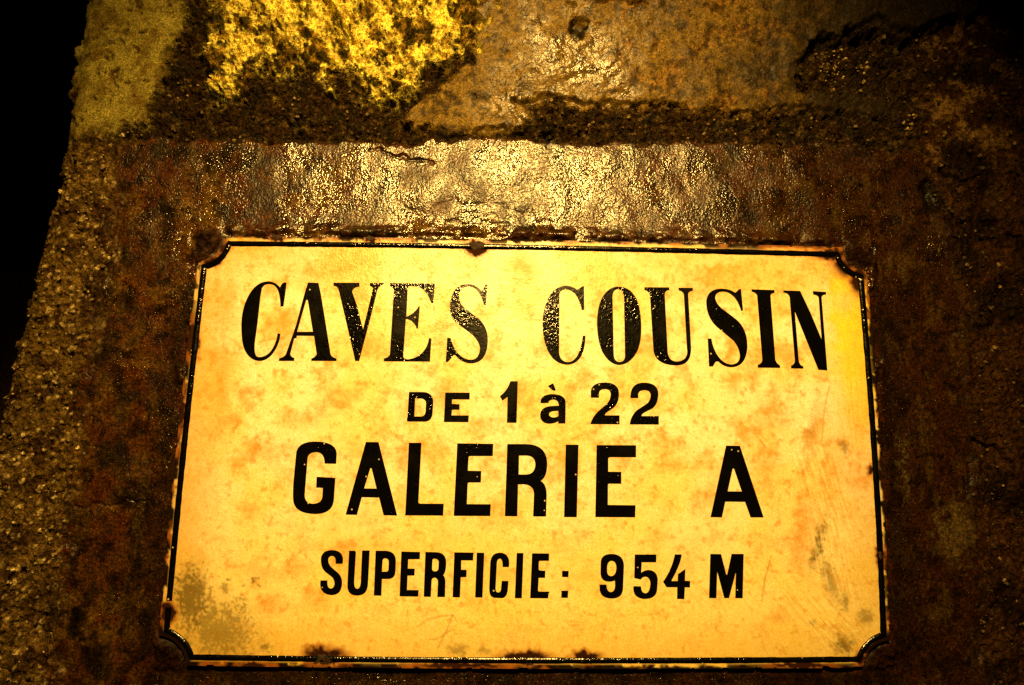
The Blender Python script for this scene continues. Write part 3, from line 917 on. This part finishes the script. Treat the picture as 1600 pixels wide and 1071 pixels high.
# ------------------------------------------------------------------ lettering
# outlines traced letter by letter: (x0, y0, scale) of the tracing window, then the paths
S1, S2, S3, S4, S5, S6, S7 = 7.1375, 7.139, 7.141, 8.0, 8.239, 7.273, 11.43
GLYPHS = [
    ('letter', 370, 430, S1, "M555 86 L543 190 L520 348 L486 350 Q482 230 458 170 Q430 100 360 100 Q295 100 278 160 L262 250 L230 540 L200 760 Q188 915 245 915 Q330 915 385 840 Q440 760 455 650 L487 656 Q475 760 425 840 Q350 958 250 957 Q140 950 85 830 Q50 750 50 570 Q50 400 110 270 Q200 72 350 71 Q430 72 482 138 Q500 90 530 80 Z"),
    ('letter', 370, 430, S1, "M795 82 L910 88 L935 200 L985 500 L1045 880 Q1060 920 1112 930 L1112 958 L830 956 L830 932 Q880 915 890 880 L860 678 L668 676 L668 700 L640 706 L595 880 Q600 912 642 926 L638 957 L470 957 L470 930 Q530 915 548 880 L660 560 L765 170 Z M772 285 Q782 262 792 285 L848 632 L672 634 Z"),
    ('letter', 500, 430, S1, "M150 86 L440 86 L440 128 Q365 135 360 190 L410 330 L480 605 L590 150 Q590 130 556 122 L556 88 L718 88 L690 110 Q640 135 632 200 L560 490 L437 958 L390 956 L375 880 L225 240 Q205 135 180 125 Q160 120 150 118 Z"),
    ('letter', 600, 430, S2, "M55 90 L568 94 L552 305 Q540 316 525 308 Q500 230 450 170 Q400 122 290 122 Q268 122 265 150 L250 465 Q340 430 390 345 L400 350 L380 595 L362 596 Q335 500 245 490 L215 910 Q225 940 270 940 Q380 925 440 850 Q490 790 500 705 L530 705 L513 965 L0 962 L-2 930 Q55 920 65 880 L110 170 Q110 140 60 118 Z"),
    ('letter', 600, 430, S2, "M1155 103 L1135 345 L1120 345 Q1090 250 1060 195 Q1010 125 940 125 Q850 130 836 220 Q840 310 900 370 L1060 490 Q1165 590 1158 740 Q1150 985 960 985 Q870 975 810 910 Q790 880 775 895 Q740 940 712 968 L688 968 L705 700 L742 700 Q770 800 810 855 Q880 945 975 945 Q1060 940 1070 820 Q1065 740 980 660 L800 525 Q730 450 735 360 Q745 100 940 100 Q1030 105 1088 180 Q1110 160 1125 110 Z"),
    ('letter', 840, 440, S1, "M518 52 L520 318 L492 318 Q470 210 420 140 Q370 88 310 88 Q250 92 244 150 L240 790 Q250 895 340 900 Q470 890 505 605 L535 607 Q525 930 320 927 Q170 915 100 740 Q55 620 55 460 Q60 330 100 230 Q170 48 320 47 Q390 50 440 92 Q470 80 490 58 Z"),
    ('letter', 840, 440, S1, "M900 57 Q1040 60 1105 200 Q1156 310 1157 520 Q1158 700 1100 800 Q1020 930 905 930 Q800 925 720 780 Q662 640 662 450 Q665 280 720 180 Q790 60 900 57 Z M895 86 Q955 90 963 180 L975 830 Q970 898 912 898 Q860 895 850 830 L836 160 Q845 86 895 86 Z"),
    ('letter', 960, 440, S1, "M335 64 L613 66 L613 96 Q560 100 562 150 L595 790 Q610 893 700 893 Q800 885 812 800 L775 150 Q770 110 717 98 L715 70 L876 72 L874 104 Q822 108 824 150 L855 720 Q868 935 690 936 Q460 930 435 770 L398 170 Q390 105 335 96 Z"),
    ('letter', 1090, 440, S3, "M485 82 L508 325 L485 326 Q460 240 410 175 Q350 112 280 113 Q200 115 197 180 Q200 240 270 300 L440 430 Q560 540 556 740 Q540 955 370 957 Q290 950 240 900 Q215 880 195 905 L172 948 L128 948 L113 637 L155 637 Q170 740 220 820 Q290 925 380 926 Q470 920 472 830 Q465 740 400 660 L220 510 Q95 400 97 220 Q110 85 260 80 Q360 80 418 125 Q445 110 455 90 Z"),
    ('letter', 1090, 440, S3, "M602 88 L860 96 L858 128 Q812 130 815 170 L868 870 Q875 910 922 940 L920 964 L672 961 L672 930 Q722 915 722 870 L665 160 Q655 125 604 112 Z"),
    ('letter', 1090, 440, S3, "M958 100 L1145 106 L1260 350 L1385 648 L1352 180 Q1340 150 1290 145 L1287 108 L1435 118 L1433 146 Q1385 146 1384 180 L1448 992 L1348 984 L1085 335 L1130 890 Q1140 935 1182 950 L1180 972 L1044 969 L1044 938 Q1086 925 1086 880 L1028 180 Q1020 130 958 122 Z"),
    ('letter', 630, 590, S4, "M72 182 L240 182 Q375 185 376 310 L368 440 Q360 552 260 552 L48 550 L45 510 L52 500 Z M150 262 L215 262 Q285 265 285 330 L278 430 Q270 488 215 488 L140 488 Z"),
    ('letter', 630, 590, S4, "M525 188 L833 190 L830 275 L612 273 L610 330 L706 335 L704 402 L610 403 L605 474 L820 475 L816 558 L508 556 Z"),
    ('numeral', 630, 590, S4, "M1340 47 L1433 47 L1418 566 L1296 565 L1304 240 L1242 290 L1208 235 Q1300 170 1340 47 Z"),
    ('letter', 835, 590, S4, "M75 320 Q70 212 225 208 Q390 210 392 320 L388 575 L298 575 L298 545 Q250 578 180 577 Q75 570 72 470 Q75 365 220 357 L305 352 Q300 275 235 275 Q180 278 176 320 Z M298 418 L300 480 Q280 500 230 500 Q182 490 183 455 Q190 415 298 418 Z"),
    ('accent_mark', 835, 590, S4, "M235 72 L268 155 L248 168 Q205 150 170 105 Z"),
    ('numeral', 835, 590, S4, "M705 252 L705 180 Q710 65 880 63 Q1055 65 1057 200 Q1060 320 985 380 L905 435 Q880 455 882 474 L1065 474 L1065 585 L700 583 Q720 500 800 420 L900 335 Q955 280 953 205 Q950 145 880 145 Q810 145 808 205 L808 252 Z"),
    ('numeral', 835, 590, S4, "M1200 257 Q1195 65 1370 65 Q1550 68 1550 210 Q1545 340 1470 390 L1370 440 Q1340 458 1340 483 L1556 482 L1556 588 L1192 586 Q1205 480 1280 410 L1410 325 Q1455 280 1452 220 Q1450 158 1375 158 Q1300 160 1298 220 L1298 257 Z"),
    ('letter', 450, 685, S5, "M105 190 Q125 45 350 42 Q620 45 627 200 L620 328 L470 325 Q470 178 360 178 Q260 180 252 260 L215 720 Q210 840 320 843 Q440 840 442 740 L448 638 L362 634 L368 496 L610 510 L590 800 Q570 972 350 974 Q70 970 65 780 Q60 700 70 560 Z"),
    ('letter', 450, 685, S5, "M1002 48 L1165 50 L1405 994 L1230 990 L1172 762 L950 758 L888 985 L742 982 Z M1060 385 L1075 385 L1140 648 L980 646 Z"),
    ('letter', 620, 685, S5, "M155 58 L318 58 L278 820 Q280 840 300 842 L605 843 L597 995 L106 992 L112 912 Z"),
    ('letter', 620, 685, S5, "M778 65 L1242 72 L1236 228 L945 228 Q926 230 925 245 L915 418 L1088 422 L1083 568 L930 568 Q914 570 913 590 L902 848 L1210 850 L1204 1000 L733 998 Z"),
    ('letter', 780, 685, S6, "M92 66 L300 66 Q545 70 546 290 Q545 440 470 485 Q540 520 540 650 L533 888 L385 888 L395 640 Q395 525 270 522 L215 524 L206 886 L64 884 Z M226 196 L310 196 Q410 200 410 300 Q405 412 300 412 L222 412 Z"),
    ('letter', 780, 685, S6, "M756 73 L902 73 L882 896 L737 895 Z"),
    ('letter', 780, 685, S6, "M1107 78 L1556 80 L1555 216 L1262 214 Q1240 216 1240 235 L1240 380 L1388 382 L1388 517 L1255 515 Q1237 517 1237 535 L1235 758 L1550 762 L1546 898 L1092 895 Z"),
    ('letter', 1100, 685, 8.24, "M285 95 L462 97 L768 1018 L600 1018 L528 818 L275 815 L232 1018 L85 1015 Z M370 390 L386 390 L487 686 L305 684 Z"),
    ('letter', 495, 855, S7, "M462 295 L335 298 Q345 158 270 158 Q205 160 205 240 Q205 310 270 370 L380 465 Q455 540 450 640 Q450 855 260 857 Q60 840 60 660 L65 597 L190 597 Q180 740 248 742 Q315 735 315 640 Q310 560 240 510 L150 440 Q70 370 72 220 Q80 58 270 55 Q465 60 468 230 Z"),
    ('letter', 495, 855, S7, "M575 66 L700 66 L668 620 Q665 745 722 748 Q775 745 785 620 L808 62 L945 60 L915 650 Q905 865 720 865 Q540 860 545 680 Z"),
    ('letter', 495, 855, S7, "M1050 66 L1220 66 Q1410 75 1412 250 L1405 440 Q1395 562 1280 568 L1165 570 L1152 868 L1018 864 Z M1175 240 Q1180 200 1225 200 Q1285 205 1284 270 L1278 400 Q1275 440 1230 440 L1164 440 Z"),
    ('letter', 615, 855, S7, "M138 80 L472 90 L468 215 L262 217 L255 385 L378 387 L372 508 L250 508 L240 768 L448 770 L440 884 L105 878 Z"),
    ('letter', 615, 855, S7, "M568 88 L760 92 Q940 100 940 280 Q935 470 880 500 Q930 530 925 660 L918 892 L780 890 L792 620 Q785 548 730 545 Q685 548 680 600 L665 888 L537 886 L550 530 Z M695 230 Q700 205 735 206 Q805 215 805 270 L800 380 Q790 435 740 436 Q690 430 688 390 Z"),
    ('letter', 615, 855, S7, "M1085 95 L1428 100 L1420 238 L1210 236 L1208 405 L1305 408 L1302 535 L1200 537 L1186 898 L1053 894 Z"),
    ('letter', 615, 855, S7, "M1485 100 L1620 103 L1588 900 L1455 898 Z"),
    ('letter', 755, 855, S7, "M345 355 Q350 210 300 206 Q248 210 245 290 L222 730 Q220 812 270 812 Q315 810 320 730 L330 605 L452 607 L442 740 Q430 905 330 912 L200 905 Q100 890 107 720 L125 290 Q135 103 300 102 Q465 110 466 290 L460 357 Z"),
    ('letter', 755, 855, S7, "M598 107 L720 107 L690 913 L565 912 Z"),
    ('letter', 755, 855, S7, "M872 112 L1178 116 L1176 243 L1010 245 Q996 250 995 270 L992 400 L1005 418 L1112 425 L1106 548 L992 549 L980 770 Q978 795 1000 797 L1188 798 L1168 825 L1162 915 L838 912 Z"),
    ('colon_dot', 755, 855, S7, "M1410 425 L1527 426 L1522 536 L1407 532 Z"),
    ('colon_dot', 755, 855, S7, "M1398 780 L1520 782 L1512 907 L1394 903 Z"),
    ('numeral', 930, 855, 6.667, "M172 72 Q298 75 300 200 L290 440 Q280 538 165 535 Q45 530 45 420 L45 392 L118 392 Q120 468 165 470 Q205 465 207 400 L205 348 Q165 365 130 358 Q58 350 55 270 L58 150 Q70 72 172 72 Z M170 143 Q220 145 220 220 Q215 303 165 303 Q125 300 125 250 Q120 145 170 143 Z"),
    ('numeral', 930, 855, 6.667, "M412 78 L638 78 L636 158 L485 158 L480 268 Q520 238 560 240 Q650 245 652 350 L645 450 Q630 542 510 540 Q398 530 397 430 L400 408 L478 410 Q480 480 525 482 Q570 478 575 380 Q570 310 520 308 Q490 312 475 338 L408 322 Z"),
    ('numeral', 930, 855, 6.667, "M830 76 L902 78 Q890 180 795 348 L800 355 L860 355 L862 285 L940 228 L935 352 L990 355 L987 420 L935 418 L928 542 L853 540 L855 418 L745 418 L708 362 Q800 230 830 76 Z"),
    ('letter', 930, 855, 6.667, "M1200 72 L1312 74 L1365 285 L1375 290 L1422 72 L1547 72 L1537 532 L1460 532 L1466 262 L1395 530 L1345 532 L1272 258 L1262 532 L1187 530 Z"),
]


def flatten(path):
    tok = path.replace('M', ' M ').replace('L', ' L ').replace('Q', ' Q ').replace('Z', ' Z ').split()
    loops, cur, i = [], [], 0
    while i < len(tok):
        t = tok[i]
        if t == 'M':
            cur = [(float(tok[i + 1]), float(tok[i + 2]))]
            i += 3
        elif t == 'L':
            cur.append((float(tok[i + 1]), float(tok[i + 2])))
            i += 3
        elif t == 'Q':
            a = cur[-1]
            b = (float(tok[i + 1]), float(tok[i + 2]))
            c = (float(tok[i + 3]), float(tok[i + 4]))
            for k in range(1, 13):
                s = k / 12
                cur.append(tuple((1 - s) ** 2 * a[j] + 2 * s * (1 - s) * b[j] + s * s * c[j] for j in (0, 1)))
            i += 5
        else:
            if math.hypot(cur[0][0] - cur[-1][0], cur[0][1] - cur[-1][1]) < 1e-3:
                cur.pop()
            loops.append(cur)
            i += 1
    return loops


from mathutils.geometry import tessellate_polygon
last_letter = None
for name, x0, y0, scl, path in GLYPHS:
    loops = flatten(path)
    flat = []
    rings = []
    for lp in loops:
        a = np.array(lp) / scl + np.array([x0, y0])
        rings.append(np.arange(len(flat), len(flat) + len(a)))
        flat += [tuple(q) for q in a]
    fa = np.array(flat)
    front = px2plate(fa[:, 0], fa[:, 1], 0.00035)
    back = front.copy()
    back[:, 1] += 0.0009
    tri = tessellate_polygon([[Vector((fa[i, 0], -fa[i, 1], 0)) for i in rg] for rg in rings])
    nf = len(front)
    faces = []
    for a, b, c in tri:
        n_ = np.cross(front[b] - front[a], front[c] - front[a])
        faces.append((a, b, c) if n_[1] < 0 else (a, c, b))
    for rg in rings:
        ar = 0.5 * np.sum(fa[rg, 0] * np.roll(fa[rg, 1], -1) - np.roll(fa[rg, 0], -1) * fa[rg, 1])
        for k in range(len(rg)):
            i, j = rg[k], rg[(k + 1) % len(rg)]
            faces.append((i, j, j + nf, i + nf))
    me = bpy.data.meshes.new(name)
    me.from_pydata(np.vstack([front, back]).tolist(), [], [tuple(int(q) for q in f) for f in faces])
    me.update()
    me.materials.append(M_black)
    off = centred(me)
    par = sign
    if name == 'accent_mark':
        par = last_letter
    o = bpy.data.objects.new(name, me)
    col.objects.link(o)
    o.parent = par
    o.location = off - sign.location - (par.location if par is not sign else Vector((0, 0, 0)))
    if name == 'letter':
        last_letter = o


# ------------------------------------------------------------------ rust scabs on the rim
def lumpy(name, cx, cy, rx, ry, hgt, lift, mat, seed, sq=2.0, parent=sign):
    """a low, uneven scab of rust or mortar; rx, ry, hgt in mm"""
    nr, na = 9, 30
    rs = np.linspace(0, 1, nr)
    an = np.linspace(0, 2 * math.pi, na, endpoint=False)
    c0 = px2world(np.array([cx]), np.array([cy]), PLATE_H)[0]
    V, F = [], []
    for i, r in enumerate(rs):
        for a in an:
            ca, sa = math.cos(a), math.sin(a)
            k = r / (abs(ca) ** sq + abs(sa) ** sq) ** (1 / sq)
            V.append((k * ca * rx, k * sa * ry, r))
    V = np.array(V)
    wob = 1 + 0.30 * fbm(V[:, 0] + seed * 31, V[:, 1] + seed * 17, max(rx, ry) * 0.7, 3, 200 + seed)
    xx, zz = V[:, 0] * wob, V[:, 1] * wob
    hh = hgt * np.sqrt(np.clip(1 - V[:, 2] ** 2, 0, 1)) * (0.75 + 0.5 * fbm(xx + seed * 9, zz, 3.0, 3, 220 + seed)) - 0.8 * V[:, 2] ** 4
    W = np.stack([c0[0] + xx / 1000, c0[1] - (hh + lift) / 1000, c0[2] + zz / 1000], 1)
    for i in range(nr - 1):
        for j in range(na):
            j2 = (j + 1) % na
            F.append((i * na + j, i * na + j2, (i + 1) * na + j2, (i + 1) * na + j))
    me = mesh_from(name, W, np.array(F), mat)
    off = centred(me)
    o = link(name, me)
    o.parent = parent
    o.location = off - (parent.location if parent is sign else Vector((0, 0, 0)))
    return o


for k, (bx, by, rx, ry, hg) in enumerate([(745, 384, 8, 5.5, 2.6), (578, 373, 5, 3.0, 1.6), (432, 371, 5, 2.6, 1.6), (508, 1030, 17, 6, 1.2),
                                          (826, 1035, 18, 4.5, 1.0), (917, 1034, 13, 4.0, 1.0), (1376, 868, 4, 6, 1.2), (1352, 735, 0, 0, 0)]):
    if rx:
        lumpy('rust_scab', bx, by, rx, ry, hg, -0.2, M_rust, 20 + k)
